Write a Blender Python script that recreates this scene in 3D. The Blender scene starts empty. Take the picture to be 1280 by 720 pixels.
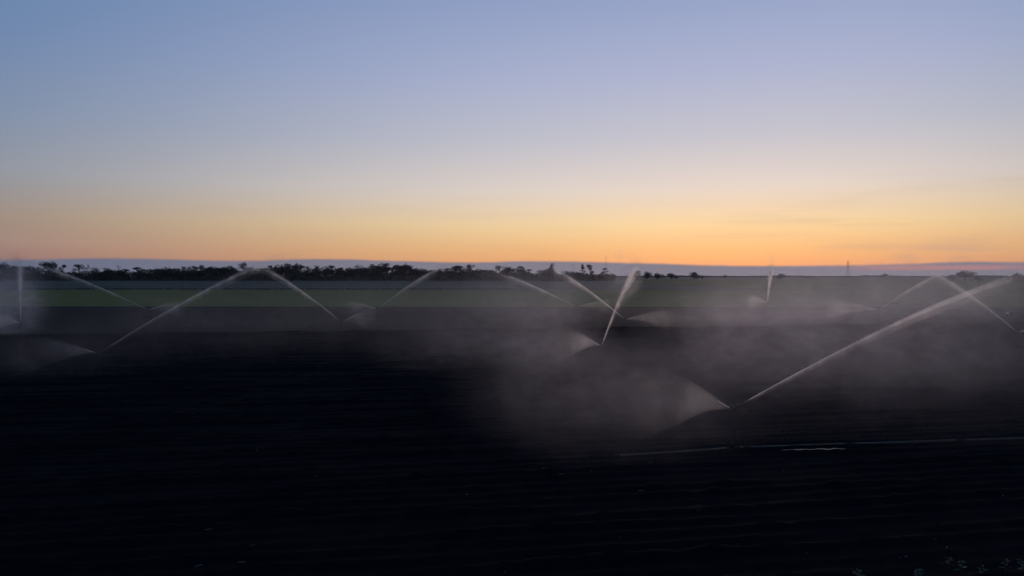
import bpy, bmesh, math, random
import numpy as np
from mathutils import Vector, Matrix

S = bpy.context.scene
COL = S.collection
R = math.radians
rng = np.random.default_rng(7)
random.seed(7)

# ------------------------------------------------------------------ camera
F_PX, HOR, EYE = 865.0, 344.0, 8.3        # focal length in photo pixels, horizon row, drone height (m)
cd = bpy.data.cameras.new('camera')
cam = bpy.data.objects.new('camera', cd)
COL.objects.link(cam)
S.camera = cam
cam.location = (0, 0, EYE)
cam.rotation_euler = (math.pi / 2, 0, 0)
cd.sensor_width = 36.0
cd.lens = 36.0 * F_PX / 1280.0
cd.shift_y = -16.0 / 1280.0
cd.clip_start = 0.1
cd.clip_end = 60000.0

# ------------------------------------------------------------------ exposure and render settings
S.view_settings.view_transform = 'Standard'
S.view_settings.look = 'None'
S.view_settings.gamma = 1.0
S.view_settings.use_curve_mapping = False
S.view_settings.exposure = 3.0            # exposed for dusk
S.render.engine = 'CYCLES'
S.cycles.use_denoising = True
S.cycles.max_bounces = 4
S.cycles.diffuse_bounces = 2
S.cycles.glossy_bounces = 2
S.cycles.transmission_bounces = 2
S.cycles.volume_bounces = 2
S.cycles.sample_clamp_indirect = 0.15
S.cycles.sample_clamp_direct = 0.22
S.cycles.transparent_max_bounces = 24
S.cycles.volume_step_rate = 1.0
S.cycles.volume_max_steps = 64

# ------------------------------------------------------------------ sky (world)
SUN_AZ, SUN_EL = 18.0, 0.5
W = bpy.data.worlds.new('World')
S.world = W
W.use_nodes = True


class Nodes:
    """Small helper for writing node trees."""
    def __init__(self, tree):
        self.t = tree

    def n(self, kind, **kw):
        nd = self.t.nodes.new(kind)
        for k, v in kw.items():
            setattr(nd, k, v)
        return nd

    def put(self, sock, v):
        if isinstance(v, bpy.types.NodeSocket):
            self.t.links.new(v, sock)
        elif v is not None:
            sock.default_value = v

    def m(self, op, a, b=None, c=None, clamp=False):
        nd = self.n('ShaderNodeMath', operation=op, use_clamp=clamp)
        for i, v in enumerate((a, b, c)):
            self.put(nd.inputs[i], v)
        return nd.outputs[0]

    def v(self, op, a, b=None, out=0):
        nd = self.n('ShaderNodeVectorMath', operation=op)
        self.put(nd.inputs[0], a)
        if b is not None:
            self.put(nd.inputs[1], b)
        return nd.outputs[out]

    def scale(self, a, s):
        nd = self.n('ShaderNodeVectorMath', operation='SCALE')
        self.put(nd.inputs[0], a)
        self.put(nd.inputs['Scale'], s)
        return nd.outputs[0]

    def mix(self, f, a, b):
        nd = self.n('ShaderNodeMix', data_type='RGBA')
        self.put(nd.inputs[0], f)
        self.put(nd.inputs[6], a)
        self.put(nd.inputs[7], b)
        return nd.outputs[2]

    def ramp(self, f, stops, interp='LINEAR'):
        nd = self.n('ShaderNodeValToRGB')
        cr = nd.color_ramp
        cr.interpolation = interp
        while len(cr.elements) < len(stops):
            cr.elements.new(0.5)
        for e, (p, c) in zip(cr.elements, stops):
            e.position = p
            e.color = tuple(c) + (1,) if len(c) == 3 else c
        self.put(nd.inputs[0], f)
        return nd.outputs[0]

    def smooth(self, x, a, b):
        nd = self.n('ShaderNodeMapRange', interpolation_type='SMOOTHSTEP')
        self.put(nd.inputs[0], x)
        nd.inputs[1].default_value = a
        nd.inputs[2].default_value = b
        nd.inputs[3].default_value = 0
        nd.inputs[4].default_value = 1
        return nd.outputs[0]

    def noise(self, vec, scale, detail=3, rough=.55, dims='3D'):
        nd = self.n('ShaderNodeTexNoise', noise_dimensions=dims)
        self.put(nd.inputs['Vector'], vec)
        nd.inputs['Scale'].default_value = scale
        nd.inputs['Detail'].default_value = detail
        nd.inputs['Roughness'].default_value = rough
        return nd.outputs[0]


def build_sky():
    t = W.node_tree
    t.nodes.clear()
    N = Nodes(t)
    out = N.n('ShaderNodeOutputWorld')
    bg = N.n('ShaderNodeBackground')
    bg.inputs[1].default_value = 0.1
    t.links.new(bg.outputs[0], out.inputs[0])
    sky = N.n('ShaderNodeTexSky', sky_type='NISHITA', sun_disc=False)
    sky.sun_elevation = R(SUN_EL)
    sky.sun_rotation = R(SUN_AZ)
    sky.air_density, sky.dust_density, sky.ozone_density = 1.0, 0.5, 4.0
    d = N.v('NORMALIZE', N.n('ShaderNodeTexCoord').outputs['Generated'])
    sp = N.n('ShaderNodeSeparateXYZ')
    N.put(sp.inputs[0], d)
    x, y, z = sp.outputs
    el = N.m('MULTIPLY', N.m('ARCSINE', z), 180 / math.pi)
    az = N.m('MULTIPLY', N.m('ARCTAN2', x, y), 180 / math.pi)        # 0 = straight ahead, + to the right
    rel = N.m('SUBTRACT', az, SUN_AZ)
    rel = N.m('SUBTRACT', N.m('MODULO', N.m('ADD', rel, 540.0), 360.0), 180.0)
    side = N.m('GREATER_THAN', rel, 0.0)
    width = N.m('ADD', 52.0, N.m('MULTIPLY', side, -18.0))
    k = N.m('POWER', N.m('DIVIDE', N.m('ABSOLUTE', rel), width), 2.5)
    w = N.m('EXPONENT', N.m('MULTIPLY', k, -1.0))
    e01 = N.m('DIVIDE', el, 90.0, clamp=True)
    es = (0, 2, 4, 7, 11, 16, 23, 40, 90)
    away = ((.085, .08, .165), (.095, .09, .175), (.085, .075, .145), (.068, .13, .215), (.065, .145, .275),
            (.04, .137, .29), (.035, .14, .30), (.03, .10, .23), (.03, .07, .17))
    sun = ((.72, .30, .14), (.815, .445, .19), (.86, .605, .305), (.734, .614, .522), (.529, .507, .537),
           (.403, .425, .566), (.26, .32, .497), (.11, .18, .35), (.03, .07, .17))
    g = 1 / .8
    ca = N.ramp(e01, [(e / 90, [q * g for q in c]) for e, c in zip(es, away)])
    cs = N.ramp(e01, [(e / 90, [q * g for q in c]) for e, c in zip(es, sun)])
    glow = N.mix(w, ca, cs)
    base = N.v('ADD', N.scale(sky.outputs[0], 0.075), glow)
    # faint long streaks of cirrus
    cmb = N.n('ShaderNodeCombineXYZ')
    N.put(cmb.inputs[0], N.m('MULTIPLY', az, 0.07))
    N.put(cmb.inputs[1], N.m('MULTIPLY', el, 0.75))
    st = N.noise(cmb.outputs[0], 1.0, 4, .5)
    st = N.smooth(st, .45, .78)
    st = N.m('MULTIPLY', st, N.m('MULTIPLY', N.smooth(el, 9.0, 3.5), N.m('ADD', .35, N.m('MULTIPLY', N.smooth(az, 12., 34.), .65))))
    base = N.mix(N.m('MULTIPLY', st, .46), base, (.62, .44, .36, 1))
    # low bank of stratus lying on the horizon, its top a long gentle wave
    fc = N.n('ShaderNodeFloatCurve')
    N.put(fc.inputs[1], N.m('DIVIDE', N.m('ADD', az, 60.0), 120.0, clamp=True))
    pts = ((0, 324), (140, 322.3), (300, 325.3), (400, 323.3), (500, 325.7), (600, 327.3), (650, 326.0), (800, 328.4),
           (960, 331.8), (1060, 331.0), (1150, 328.8), (1210, 326.6), (1280, 327.0))
    cv = fc.mapping.curves[0]
    xy = [(0, .55)]
    for px, py in pts:
        a = math.degrees(math.atan2(px - 640, F_PX))
        e = math.degrees(math.atan2(HOR - py, math.hypot(F_PX, px - 640)))
        xy.append(((a + 60) / 120, e / 2))
    xy.append((1, .55))
    while len(cv.points) < len(xy):
        cv.points.new(.5, .5)
    for p, q in zip(cv.points, xy):
        p.location = q
    fc.mapping.update()
    top = N.m('MULTIPLY', fc.outputs[0], 2.0)
    rip = N.n('ShaderNodeCombineXYZ')
    N.put(rip.inputs[0], az)
    top = N.m('ADD', top, N.m('MULTIPLY', N.m('SUBTRACT', N.noise(rip.outputs[0], 1.1, 4, .6), .5), .10))
    inside = N.smooth(N.m('SUBTRACT', top, el), -.09, .17)
    cb = N.mix(w, (.115, .165, .275, 1), (.305, .27, .325, 1))
    # the gap of pink sky under the bank on the right
    gap = N.m('MULTIPLY', N.m('MULTIPLY', N.smooth(az, 24., 30.), N.smooth(az, 40., 33.)),
              N.m('MULTIPLY', N.smooth(el, .28, .48), N.smooth(el, .80, .55)))
    cb = N.mix(N.m('MULTIPLY', gap, .75), cb, (.74, .30, .27, 1))
    base = N.mix(inside, base, cb)
    t.links.new(base, bg.inputs[0])


build_sky()

# ------------------------------------------------------------------ sun (just at the horizon, veiled by the cloud bank)
sl = bpy.data.lights.new('sun', 'SUN')
sl.energy = 0.07
sl.angle = R(10)
sl.color = (1.0, .77, .70)
so = bpy.data.objects.new('sun', sl)
COL.objects.link(so)
az, e_ = R(SUN_AZ), R(SUN_EL)
to_sun = Vector((math.sin(az) * math.cos(e_), math.cos(az) * math.cos(e_), math.sin(e_)))
so.rotation_euler = (-to_sun).to_track_quat('-Z', 'Y').to_euler()
so.location = (60, 200, 60)

# ------------------------------------------------------------------ helpers


def at(px, py, d):
    """Point seen at photo pixel (px, py) at depth d metres."""
    return Vector(((px - 640) * d / F_PX, d, EYE + (HOR - py) * d / F_PX))


def mesh_np(name, verts, faces):
    """Mesh from numpy arrays; faces of equal size."""
    verts = np.asarray(verts, np.float32).reshape(-1, 3)
    faces = np.asarray(faces, np.int32)
    me = bpy.data.meshes.new(name)
    k = faces.shape[1]
    me.vertices.add(len(verts))
    me.vertices.foreach_set('co', verts.ravel())
    me.loops.add(faces.size)
    me.loops.foreach_set('vertex_index', faces.ravel())
    me.polygons.add(len(faces))
    me.polygons.foreach_set('loop_start', np.arange(0, faces.size, k, dtype=np.int32))
    me.update(calc_edges=True)
    return me


def obj(name, me, mat=None, parent=None, loc=(0, 0, 0)):
    o = bpy.data.objects.new(name, me)
    COL.objects.link(o)
    if mat and me is not None and not me.materials:
        me.materials.append(mat)
    o.parent = parent
    o.location = loc
    return o


def tag(o, label=None, cat=None, group=None, kind=None):
    for k, v in (('label', label), ('category', cat), ('group', group), ('kind', kind)):
        if v:
            o[k] = v
    return o


def thing(name, loc, label, cat, group=None, rz=0):
    o = bpy.data.objects.new(name, None)
    COL.objects.link(o)
    o.empty_display_size = .3
    o.location = loc
    o.rotation_euler = (0, 0, rz)
    return tag(o, label, cat, group)


def material(name, rgb, rough=.8, spec=.2, metal=0., bump=None, vary=None):
    """Procedural surface; vary = (scale, other colour, contrast), bump = (scale, strength, distance)."""
    m = bpy.data.materials.new(name)
    m.use_nodes = True
    N = Nodes(m.node_tree)
    b = m.node_tree.nodes['Principled BSDF']
    b.inputs['Roughness'].default_value = rough
    b.inputs['Specular IOR Level'].default_value = spec
    b.inputs['Metallic'].default_value = metal
    pos = N.n('ShaderNodeNewGeometry').outputs['Position']
    if vary:
        sc, other, lo, hi = vary
        f = N.smooth(N.noise(N.v('MULTIPLY', pos, sc), 1.0, 5, .6), lo, hi)
        N.put(b.inputs['Base Color'], N.mix(f, rgb + (1,), other + (1,)))
    else:
        b.inputs['Base Color'].default_value = rgb + (1,)
    if bump:
        sc, st, di = bump
        bp = N.n('ShaderNodeBump')
        bp.inputs['Strength'].default_value = st
        bp.inputs['Distance'].default_value = di
        N.put(bp.inputs['Height'], N.noise(N.v('MULTIPLY', pos, sc), 1.0, 4, .6))
        m.node_tree.links.new(bp.outputs[0], b.inputs['Normal'])
    return m


def tube(bm, pts, radii, seg=10, caps=True):
    """Round bar through points with a radius at each."""
    pts = [Vector(p) for p in pts]
    rings = []
    for i, p in enumerate(pts):
        t = (pts[min(i + 1, len(pts) - 1)] - pts[max(i - 1, 0)]).normalized()
        u = t.cross(Vector((0, 0, 1)))
        if u.length < 1e-3:
            u = Vector((1, 0, 0))
        u.normalize()
        v = t.cross(u)
        r = radii[i] if isinstance(radii, (list, tuple)) else radii
        rings.append([bm.verts.new(p + r * (math.cos(2 * math.pi * k / seg) * u + math.sin(2 * math.pi * k / seg) * v)) for k in range(seg)])
    for a, b in zip(rings, rings[1:]):
        for k in range(seg):
            bm.faces.new((a[k], a[(k + 1) % seg], b[(k + 1) % seg], b[k]))
    if caps:
        bm.faces.new(rings[0][::-1])
        bm.faces.new(rings[-1])


def box(bm, c, s, rot=None):
    r = bmesh.ops.create_cube(bm, size=1)
    mt = Matrix.Translation(c) @ (rot.to_4x4() if rot else Matrix()) @ Matrix.Diagonal((*s, 1))
    bmesh.ops.transform(bm, matrix=mt, verts=r['verts'])


def done(bm, name, smooth=False):
    bmesh.ops.recalc_face_normals(bm, faces=bm.faces)
    me = bpy.data.meshes.new(name)
    bm.to_mesh(me)
    bm.free()
    if smooth:
        for p in me.polygons:
            p.use_smooth = True
    return me


# ------------------------------------------------------------------ ground and fields
ROW = R(9.0)
cu, su = math.cos(ROW), math.sin(ROW)
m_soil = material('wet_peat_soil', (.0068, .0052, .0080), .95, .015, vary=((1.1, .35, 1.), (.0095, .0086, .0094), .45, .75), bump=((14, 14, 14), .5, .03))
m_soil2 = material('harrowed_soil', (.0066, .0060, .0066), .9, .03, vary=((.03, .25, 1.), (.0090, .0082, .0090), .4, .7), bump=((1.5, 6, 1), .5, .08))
m_land = material('far_farmland', (.055, .060, .042), .95, .1, vary=((.002, .012, 1), (.075, .062, .045), .4, .65))
m_green = material('young_green_crop', (.118, .108, .022), .9, .05, vary=((.006, .13, 1), (.165, .145, .030), .4, .7), bump=((2, 2, 2), .6, .15))
m_strip = material('grey_green_crop', (.042, .052, .042), .9, .05, vary=((.01, .03, 1), (.056, .062, .048), .4, .7))
m_brown = material('brown_stubble', (.115, .070, .052), .95, .1, vary=((.01, .03, 1), (.14, .085, .06), .4, .7))
m_ditch = material('ditch_bank_grass', (.030, .042, .022), .95, .1, vary=((.3, .3, 1), (.05, .065, .03), .4, .7))


def flat(name, quad, z, mat, label, cat):
    o = obj(name, mesh_np(name, [(p[0], p[1], z) for p in quad], [[0, 1, 2, 3]]), mat)
    return tag(o, label, cat, kind='structure')


n = 96
ring = [(7000 * math.cos(2 * math.pi * i / n), 7000 * math.sin(2 * math.pi * i / n), 0) for i in range(n)]
me = bpy.data.meshes.new('ground')
me.from_pydata(ring, [], [list(range(n))])
tag(obj('ground', me, m_land), 'flat farmland running out to the far horizon', 'ground', kind='structure')

# bare soil with raised planting rows: real ridges near the camera
U = np.concatenate([np.arange(-80, 110, .45)])
rows, spacing = [], .92
prof = ((0, 0.0), (.22, .03), (.42, .15), (.62, .15), (.80, .03))
V = np.array([r * spacing + p * spacing for r in range(int(100 / spacing)) for p, _ in prof]) + 6
H = np.array([h for r in range(int(100 / spacing)) for _, h in prof])
uu, vv = np.meshgrid(U, V)
hh = np.repeat(H[:, None], len(U), 1)
wob = np.cumsum(rng.normal(0, .006, (len(V) // 5, len(U))), 1)
wob -= np.linspace(0, 1, len(U))[None] * wob[:, -1:]
vv = vv + np.repeat(wob, 5, 0) * .5
lowf = np.zeros((len(V) // 5, len(U)))
for q in range(5):
    lowf += np.sin(np.outer(rng.uniform(.02, .9, len(V) // 5) * 0 + 1, U) * rng.uniform(.05, .5) + rng.uniform(0, 6.28, (len(V) // 5, 1))) / 5
fade = np.clip(.55 + .9 * lowf + rng.normal(0, .12, lowf.shape), .12, 1.15)
hh = hh * np.repeat(fade, 5, 0) * (1 + .22 * rng.normal(0, 1, hh.shape)) + .02 + rng.uniform(0, .03, hh.shape)
X = uu * cu - vv * su
Y = uu * su + vv * cu
nv, nu = X.shape
idx = np.arange(nv * nu).reshape(nv, nu)
fc_ = np.stack([idx[:-1, :-1], idx[:-1, 1:], idx[1:, 1:], idx[1:, :-1]], -1).reshape(-1, 4)
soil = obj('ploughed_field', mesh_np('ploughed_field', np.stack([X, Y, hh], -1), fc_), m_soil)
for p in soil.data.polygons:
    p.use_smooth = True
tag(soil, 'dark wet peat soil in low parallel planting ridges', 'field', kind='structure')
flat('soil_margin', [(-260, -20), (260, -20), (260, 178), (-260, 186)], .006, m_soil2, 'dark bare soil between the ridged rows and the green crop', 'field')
flat('green_crop_field', [(-700, 186.3), (700, 178), (700, 385), (-700, 385)], .05, m_green, 'band of low green crop beyond the bare soil', 'field')
flat('crop_strip', [(-1100, 408), (150, 408), (150, 1016), (-1100, 1016)], .05, m_strip, 'pale grey green crop strip in front of the tree belt', 'field')
flat('pasture', [(150.5, 408), (1500, 408), (1500, 1150), (150.5, 1150)], .06, m_green, 'dull green pasture reaching toward the right horizon', 'field')
flat('dark_crop_patch', [(78, 520), (128, 520), (142, 640), (100, 640)], .055, m_ditch, 'darker patch of crop right of the tilted jet', 'field')
flat('stubble_field', [(150, 1155), (2600, 1155), (2600, 2700), (150, 2700)], .05, m_brown, 'brown stubble strip below the right horizon', 'field')


def leaf_cloud(centres, radii, n_leaf, size, squash=1.0, seed=0):
    """Many small leaf quads spread through several clumps."""
    g = np.random.default_rng(seed)
    vs = []
    per = np.array(radii) ** 2
    per = np.maximum(6, (n_leaf * per / per.sum())).astype(int)
    for c, r, k in zip(centres, radii, per):
        d = g.normal(size=(k, 3))
        d /= np.linalg.norm(d, axis=1)[:, None]
        rad = r * g.uniform(.35, 1.0, (k, 1)) ** .6
        p = np.array(c) + d * rad * np.array([1, 1, squash])
        a = g.normal(size=(k, 3))
        a /= np.linalg.norm(a, axis=1)[:, None]
        b = np.cross(a, g.normal(size=(k, 3)))
        b /= np.linalg.norm(b, axis=1)[:, None]
        s = size * g.uniform(.6, 1.3, (k, 1))
        vs.append(np.stack([p - a * s, p - b * s * .55, p + a * s, p + b * s * .55], 1))
    v = np.concatenate(vs)
    return v.reshape(-1, 3), np.arange(len(v) * 4).reshape(-1, 4)


m_leaf = material('dark_foliage', (.018, .023, .014), .9, .05, vary=((.25, .25, .25), (.034, .040, .021), .4, .65))
m_bark = material('tree_bark', (.055, .045, .038), .95, .1, vary=((2, 2, .5), (.085, .07, .06), .4, .7))
m_shrub = material('ditch_shrubs', (.016, .020, .013), .9, .05, vary=((.3, .3, .3), (.028, .033, .018), .4, .65))

# grassy ditch bank between the crop and the strip behind it
v, f = leaf_cloud([(x, 396.5 + random.uniform(-6, 6), .5) for x in np.arange(-520, 0, .7)], [.7] * 743, 12000, .26, .4, 3)
tag(obj('ditch_bank_grass', mesh_np('ditch_bank_grass', v, f), m_ditch), 'dark line of rank grass along the ditch behind the green crop', 'grass', kind='stuff')
flat('ditch_bank', [(-700, 385.2), (0, 385.2), (40, 407.8), (-700, 407.8)], .055, m_ditch, 'dark grassy ditch bank behind the green crop', 'bank')

# ------------------------------------------------------------------ trees
TREES = {}


def tree_meshes(kind, k):
    """Crown and trunk meshes of a tree one metre tall; several clumps, gaps between them."""
    g = random.Random(hash((len(kind), k)) % 9999 + k * 31 + len(kind) * 7)
    bm = bmesh.new()
    cs, rs = [], []
    if kind == 'round':
        tube(bm, [(0, 0, 0), (.01, 0, .25), (-.01, .01, .55)], [.035, .026, .014], 6)
        for i in range(9):
            a = g.uniform(0, 6.28)
            q = g.uniform(.10, .30)
            c = (q * math.cos(a), q * math.sin(a), g.uniform(.38, .82))
            tube(bm, [(0, 0, g.uniform(.2, .4)), (c[0] * .6, c[1] * .6, c[2] - .08), c], [.014, .009, .004], 5)
            cs.append(c)
            rs.append(g.uniform(.15, .21))
    elif kind == 'column':
        tube(bm, [(0, 0, 0), (0.01, 0, .5), (0, 0, .95)], [.03, .018, .004], 6)
        for i in range(9):
            z = .2 + .76 * i / 8
            c = (g.uniform(-.06, .06), g.uniform(-.06, .06), z)
            tube(bm, [(0, 0, z - .12), c], [.009, .004], 5)
            cs.append(c)
            rs.append((.13 if z < .8 else .08) * g.uniform(.8, 1.15))
    elif kind == 'tuft':
        tube(bm, [(0, 0, 0), (.02, 0, .4), (.0, .01, .7), (.03, 0, .86)], [.03, .024, .018, .007], 6)
        for i in range(6):
            a = g.uniform(0, 6.28)
            q = g.uniform(.05, .20)
            c = (q * math.cos(a), q * math.sin(a), g.uniform(.72, .92))
            tube(bm, [(.01, 0, .6), c], [.012, .004], 5)
            cs.append(c)
            rs.append(g.uniform(.09, .13))
        for i in range(6):
            a = g.uniform(0, 6.28)
            c = (.15 * math.cos(a), .15 * math.sin(a), g.uniform(.35, .70))
            tube(bm, [(.01, 0, c[2] - .1), c], [.01, .004], 5)
            cs.append(c)
            rs.append(g.uniform(.06, .10))
    elif kind == 'gappy':
        tube(bm, [(0, 0, 0), (-.01, 0, .4), (.02, 0, .9)], [.03, .02, .004], 6)
        for i in range(10):
            a = g.uniform(0, 6.28)
            z = g.uniform(.3, .95)
            q = g.uniform(.08, .26) * (1.15 - z * .6)
            c = (q * math.cos(a), q * math.sin(a), z)
            tube(bm, [(0, 0, z - .16), c], [.011, .003], 5)
            cs.append(c)
            rs.append(g.uniform(.06, .12))
    elif kind == 'bare':
        tube(bm, [(0, 0, 0), (.01, 0, .5), (-.01, 0, 1)], [.022, .014, .004], 6)
        for i in range(12):
            a = g.uniform(0, 6.28)
            z = g.uniform(.3, .9)
            c = (.16 * math.cos(a) * (1.2 - z), .16 * math.sin(a), z + .14)
            tube(bm, [(0, 0, z - .03), c], [.008, .003], 4)
            if i % 2:
                cs.append(c)
                rs.append(.045)
    elif kind == 'bush':
        tube(bm, [(0, 0, 0), (.0, 0, .4)], [.06, .03], 6)
        for i in range(9):
            a = g.uniform(0, 6.28)
            q = g.uniform(.0, .55)
            c = (q * math.cos(a), q * math.sin(a), g.uniform(.25, .68) * (1 - .3 * q))
            tube(bm, [(0, 0, .1), c], [.03, .01], 5)
            cs.append(c)
            rs.append(g.uniform(.22, .34))
    trunk = done(bm, 'trunk')
    nl = {'round': 1300, 'column': 800, 'tuft': 620, 'gappy': 640, 'bare': 160, 'bush': 1000}[kind]
    sz = {'round': .029, 'column': .026, 'tuft': .024, 'gappy': .026, 'bare': .02, 'bush': .048}[kind]
    v, f = leaf_cloud(cs, rs, nl, sz, .85, k * 13 + len(kind))
    zmax = v[:, 2].max()
    v[:, 2] /= zmax
    for q in trunk.vertices:
        q.co.z /= zmax
    crown = mesh_np('crown', v, f)
    crown.materials.append(m_leaf)
    trunk.materials.append(m_bark)
    return crown, trunk


def plant_tree(kind, px, top, d, label, width=None, group=None, name=None):
    """Tree whose tip is at photo pixel (px, top) at depth d; width in pixels."""
    key = (kind, random.randrange(4))
    if key not in TREES:
        TREES[key] = tree_meshes(*key)
    crown, trunk = TREES[key]
    h = EYE + (HOR - top) * d / F_PX
    base = Vector(((px - 640) * d / F_PX, d, 0))
    nat = {'round': .78, 'column': .34, 'tuft': .55, 'gappy': .55, 'bare': .4, 'bush': 1.5}[kind]
    sx = h if width is None else (width * d / F_PX) / nat
    nm = name or {'round': 'broadleaf_tree', 'column': 'poplar_tree', 'tuft': 'tall_tree', 'gappy': 'thin_tree', 'bare': 'bare_tree', 'bush': 'bush'}[kind]
    t = thing(nm, base, label, 'bush' if kind == 'bush' else 'tree', group, random.uniform(0, 6.28))
    for nmp, me_ in (('crown', crown), ('trunk', trunk)):
        o = obj(nmp, me_, None, t)
        o.scale = (sx, sx, h)
    return t


BELT = 'trees of the belt behind the fields'
D = 1030
# (kind, x, top row, width px) and what singles the tree out
special = [
    ('round', 10, 327.5, 30, 'broad dark tree at the far left end of the tree belt'),
    ('round', 63, 326.5, 24, 'big round topped tree rising left of the tree belt, beyond the spray'),
    ('gappy', 79, 330.5, 12, 'small open tree just right of the big round one'),
    ('tuft', 99, 330.0, 18, 'leaning umbrella topped tree with a bare stem at left'),
    ('bare', 110, 330.5, 7, 'thin nearly bare tree beside the umbrella topped one'),
    ('bare', 148, 331.0, 6, 'thin bare stem poking above the left part of the belt'),
    ('tuft', 304, 327.5, 15, 'round tuft on a stem where the long left water jet ends'),
    ('bare', 507, 328.0, 5, 'bare spike standing above the middle clump of the belt'),
    ('tuft', 587, 330.5, 14, 'tall tree with a dense top tuft right of the middle jet'),
    ('tuft', 624, 331.5, 13, 'slim tuft topped tree near the right end of the belt'),
    ('column', 690, 329.0, 10, 'lone tall poplar standing clear of the belt above the spray'),
    ('tuft', 728.5, 329.5, 9, 'leaning narrow tree, left one of a close pair'),
    ('gappy', 738, 330.0, 13, 'open crowned tree, right one of a close pair'),
    ('gappy', 755.5, 334.5, 11, 'short open tree at the foot of the thin mast'),
]
for kind, x, top, wd, lab in special:
    plant_tree(kind, x, top, D + random.uniform(-15, 25), lab, wd, BELT if x < 640 else None)
generic = [(31, 333.5), (41, 334.5), (121, 336), (135, 336.5), (141, 338), (157, 337), (171, 334.5), (180, 337), (193, 336.5), (202, 337), (213, 334.5), (220, 336),
           (231, 334), (243, 333), (250, 334.5), (257, 332), (263, 333.5), (270, 335), (278, 333), (286, 333.5), (294, 336), (312, 335), (323, 335.5), (331, 336), (340, 333), (347, 332.5), (358, 331), (365, 330),
           (373, 331.5), (384, 334), (394, 332.5), (406, 334.5), (413, 334), (420, 333), (430, 337.5), (440, 335), (446, 337), (454, 332), (464, 331), (470, 332.5), (476, 330),
           (483, 329.5), (491, 332), (499, 333), (505, 332), (515, 334), (523, 336.5), (530, 337.5), (541, 338.5), (552, 337), (559, 336), (568, 332.5), (572, 334), (580, 337),
           (597, 337), (607, 338), (616, 338), (633, 334), (644, 334.5), (651, 333.5), (661, 337.5), (683, 336), (712, 339), (722, 339.5)]
kinds = ('round', 'round', 'gappy', 'round', 'column', 'round')
LANDMARKS = [(10, 'broad far left tree'), (63, 'big round topped tree'), (110, 'nearly bare tree'), (148, 'thin bare stem'), (304, 'tuft on a stem'), (440, 'dip above the V of water'), (507, 'bare spike'),
             (587, 'dense top tuft'), (624, 'slim tuft topped tree'), (690, 'lone tall poplar')]
ORD = ['first', 'second', 'third', 'fourth', 'fifth', 'sixth', 'seventh', 'eighth', 'ninth', 'tenth', 'eleventh', 'twelfth', 'thirteenth', 'fourteenth', 'fifteenth',
       'sixteenth', 'seventeenth', 'eighteenth', 'nineteenth', 'twentieth', 'twenty-first', 'twenty-second', 'twenty-third', 'twenty-fourth', 'twenty-fifth']
count = {}
for i, (x, top) in enumerate(generic):
    kind = kinds[(i * 5 + i // 3) % 6]
    shape = {'round': 'round headed', 'gappy': 'open crowned', 'column': 'narrow upright'}[kind]
    mark = max((q for q in LANDMARKS if q[0] < x), key=lambda q: q[0])
    count[mark] = count.get(mark, 0) + 1
    lab = '%s %s belt tree, %s right of the %s' % ('tall' if top < 333 else 'low' if top > 336.4 else 'dark', shape, ORD[count[mark] - 1], mark[1])
    wd = {'round': 16, 'gappy': 13, 'column': 10}[kind] * random.uniform(1.4, 1.9)
    plant_tree(kind, x, top - random.uniform(.8, 2.0), D + random.uniform(-20, 30), lab, wd, {'round': 'round headed belt trees', 'gappy': 'open crowned belt trees', 'column': 'narrow belt trees'}[kind])

cs, rs = [], []
for x in np.arange(-30, 770, 2.1):
    d = D + random.uniform(-8, 22)
    cap = 340.2 if x < 660 else 343.5
    for top in (cap + random.uniform(-1.5, 2), cap + 2, 343.5, 345.4, 347.3, 349.2):
        p = at(x, top, d)
        cs.append((p.x, p.y, max(.8, p.z - 1.2)))
        rs.append(2.6)
v, f = leaf_cloud(cs, rs, 62000, 1.0, 1.0, 5)
tag(obj('undergrowth', mesh_np('undergrowth', v, f), m_shrub), 'dense dark undergrowth filling the foot of the tree belt', 'undergrowth', kind='stuff')

right_side = [
    ('round', 796, 337.8, 15, 1500, 'dark dense tree, tallest of the copse right of the spray'),
    ('bush', 808, 339.0, 20, 1500, 'low dark tree in the middle of the small copse'),
    ('bush', 822, 340.8, 18, 1520, 'lower tree right of the middle of the small copse'),
    ('bush', 839, 340.8, 20, 1540, 'rounded low tree at the right end of the small copse'),
    ('bush', 868, 339.3, 19, 1550, 'lone rounded bush right of the small copse on the horizon'),
    ('bush', 878, 343.6, 7, 1550, 'tiny bush touching the lone rounded bush'),
    ('bush', 906, 343.2, 6, 2000, 'tiny bump of a bush on the bare horizon'),
    ('bush', 976, 341.5, 17, 1600, 'dark bush on the horizon right of the upright far jet'),
    ('bush', 1084, 343.2, 12, 2000, 'low flat bush on the horizon right of the pylon'),
    ('bush', 1106, 341.6, 13, 2000, 'blocky bush on the horizon between pylon and grove'),
    ('round', 1206, 337.5, 24, 900, 'broad dark tree, tallest of the grove behind the crossing jets'),
    ('bush', 1190, 342.5, 20, 910, 'lower tree on the left flank of the right grove'),
    ('bush', 1222, 343.5, 18, 930, 'low shrub on the right flank of the right grove'),
    ('bush', 1272, 341.0, 28, 900, 'dark tree clump cut by the right edge of the view'),
]
for kind, x, top, wd, d, lab in right_side:
    plant_tree(kind, x, top, d, lab, wd, name='low_tree' if kind == 'bush' and 'tree' in lab else None)

# hazy tree line along the right-hand horizon
cs, rs = [], []
for x in np.arange(756, 1300, .9):
    d = 2750 + random.uniform(-20, 60)
    p = at(x, 345 + random.uniform(-.5, .6) + 1.2 * math.sin(x * .05) * .4, d)
    cs.append((p.x, p.y, max(2.0, p.z - 2)))
    rs.append(3.2)
v, f = leaf_cloud(cs, rs, 16000, 1.6, 1.0, 6)
tag(obj('treeline', mesh_np('treeline', v, f), m_shrub), 'thin hazy tree line along the right horizon', 'tree line', kind='stuff')

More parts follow.
